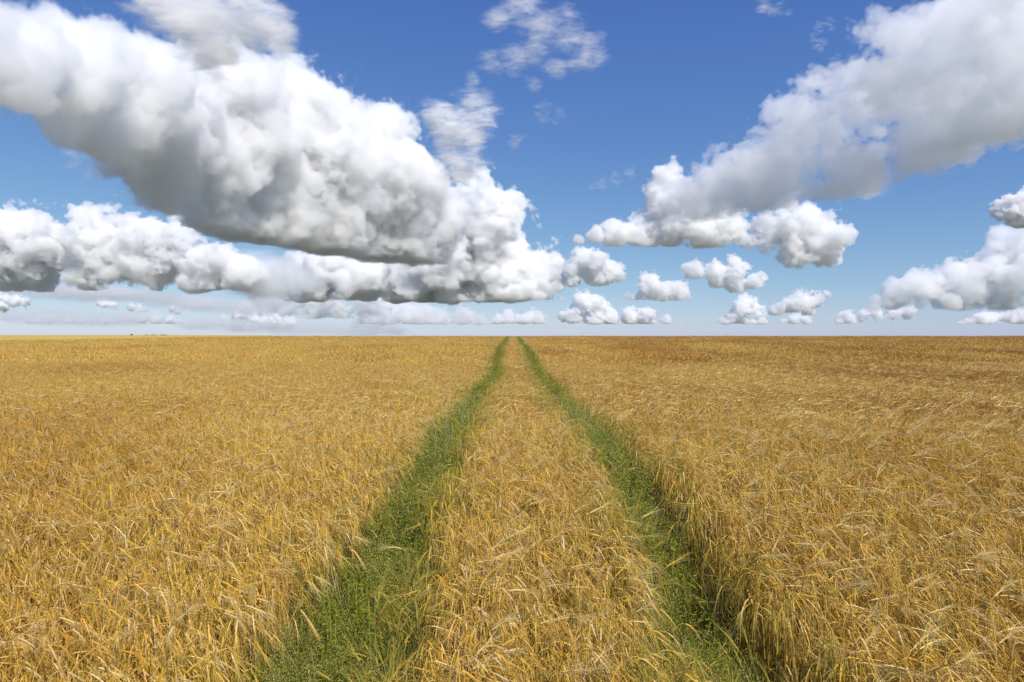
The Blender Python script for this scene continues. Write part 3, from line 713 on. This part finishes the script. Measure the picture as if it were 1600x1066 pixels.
# the pale bearded ears that stand out of the crop
def ground_at(px, py, hz):
    y = 4.0
    for _ in range(60):
        x = (px - 800) / F * y; y = .5 * y + .5 * (EYE - float(gz(x, y)) - hz) * F / (py - 526.0)
    return (px - 800) / F * y, y
for k, (px, py, dirn, nod, label) in enumerate((
    (1208, 862, 0.5, .75, 'bright pale bearded ear fanning upward right of the right wheel track'),
    (1352, 1005, 0.4, .95, 'bright pale bearded ear fanning to the upper right near the bottom right'),
    (1560, 985, 0.1, 1.55, 'bright pale bearded ear pointing right at the lower right edge'),
    (1300, 945, -.6, 2.0, 'long pale bearded ear trailing down to the right, below the upward fanning one'),
    (1430, 1020, 0.2, 1.35, 'pale feathery ear lying level close to the bottom edge on the right'),
    (1555, 900, -.7, 2.2, 'pale bearded ear hanging down to the right near the right edge'),
    (1185, 795, -.2, 1.5, 'pale ear leaning right just above the upward fanning one'),
    (1040, 885, 0.25, 1.25, 'brownish bearded ear leaning out over the right wheel track from the strip'),
    (998, 812, 0.15, 1.3, 'pale ear poking out over the green of the right wheel track'),
    (630, 853, 2.95, 1.6, 'pale bearded ear hanging level over the weeds of the left wheel track'),
    (475, 905, -.9, 1.9, 'pale bearded ear drooping at the left wheel track, in the left field'),
    (330, 1000, -1.0, 1.9, 'pale cluster-like bearded ear near the bottom left of the left wheel track'),
    (700, 950, -.5, 2.1, 'pale bearded ear hanging down beside the left edge of the middle strip'),
    (760, 1020, 0.1, 1.6, 'pale bearded ear lying level at the bottom of the middle strip'),
    (905, 1000, -.7, 2.0, 'pale bearded ear hanging to the lower right at the bottom of the middle strip'))):
    brown = 'brownish' in label
    x, y = ground_at(px, py, .74)
    pp = plant_parts(900 + k, 1.05, not brown, h=.69, nod=nod, lean=.03, nawn=22)
    add_plant(pp, (x - .06 * math.cos(dirn), y - .06 * math.sin(dirn), float(gz(x, y))), dirn, label, 'bearded ears standing out of the crop')

# ---------------------------------------------------------------- far trees behind the crest
FAR_LEAF = plant_mat('hazed_tree_leaf', (0.13, 0.16, 0.09), .2, trans=.3, gloss=.1)  # pale greyish green: distance haze is put into the crown colour
def far_tree(px, D, top, wpx, label, seed):
    r = np.random.RandomState(seed)
    x = (px - 800) / F * D; z0 = float(gz(x, D)) - .3; z1 = EYE + (526 - top) / F * D; H = z1 - z0; W = wpx / F * D / 2
    t = empty('tree', (x, D, z0))
    mb = MB(); mb.tube([(0, 0, 0), (.1, 0, H * .3), (0, .1, H * .75)], [.35, .28, .1], 0, 6)
    for i in range(7):
        a = r.uniform(0, 6.28); b = H * r.uniform(.3, .6)
        mb.tube([(0, 0, b), (math.cos(a) * W * .6, math.sin(a) * W * .6, b + H * .25)], [.13, .04], 0, 4)
    bark, tt = new_mat('bark'); tt.n('ShaderNodeOutputMaterial', {'Surface': tt.n('ShaderNodeBsdfDiffuse', {'Color': (.10, .075, .05, 1)}).outputs[0]})
    part('trunk', mb.mesh('trunk', [bark]), t)
    mb = MB()
    for i in range(900):
        d = r.normal(0, 1, 3); d /= np.linalg.norm(d); q = r.uniform(.55, 1) ** .5
        lump = 1 + .25 * math.sin(d[0] * 4 + seed) * math.sin(d[2] * 5 + seed)
        c = np.array([d[0] * W * q * lump, d[1] * W * q * lump, H * .62 + d[2] * H * .38 * q * min(1, lump)])
        u = r.normal(0, 1, 3); u /= np.linalg.norm(u)
        mb.strip([c - u * .35, c + u * .1, c + u * .45], [.12, .35, .06], 0, up=r.normal(0, 1, 3))
    part('crown', mb.mesh('crown', [FAR_LEAF]), t)
    tag(t, label, 'tree', 'tiny trees on the left horizon')
far_tree(206, 640, 522.6, 3, 'tiny lone tree on the left horizon, left of the short row of trees', 1)
far_tree(229, 700, 523.7, 6, 'leftmost tiny tree of the short row on the left horizon', 2)
far_tree(241, 720, 523.5, 8, 'middle tiny tree of the short row on the left horizon', 3)
far_tree(256, 740, 523.4, 10, 'rightmost and widest tiny tree of the short row on the left horizon', 4)

# ---------------------------------------------------------------- birds
def bird(px, py, D, rz, bank, label):
    m = bpy.data.materials.get('dark_feathers')
    if not m:
        m, tt = new_mat('dark_feathers'); tt.n('ShaderNodeOutputMaterial', {'Surface': tt.n('ShaderNodeBsdfDiffuse', {'Color': (.03, .028, .03, 1)}).outputs[0]})
    t = empty('bird', at(px, py, D), rz); t.rotation_euler = (bank, 0, rz)
    mb = MB(); xs_ = np.linspace(-.18, .16, 9)
    mb.tube(np.stack([xs_, xs_ * 0, .02 * np.cos(xs_ * 8)], 1), [.008, .03, .022, .045, .055, .05, .032, .03, .006], 0, 8)
    mb.strip([(-.15, 0, .005), (-.22, 0, .0), (-.28, 0, -.005)], [.015, .03, .045], 0)
    part('body', mb.mesh('body', [m]), t)
    for s in (-1, 1):
        mb = MB(); mb.strip([(.05, .03 * s, .03), (.07, .16 * s, .09), (.03, .30 * s, .08), (-.05, .42 * s, .04)], [.07, .065, .045, .008], 0)
        part('wing', mb.mesh('wing', [m]), t)
    tag(t, label, 'bird', 'birds in the distance')
bird(1253, 478, 190, 0.4, .2, 'tiny dark bird flying in front of the drawn-out little cloud')
bird(1505, 497, 210, 2.6, -.2, 'tiny dark bird flying low over the right field')
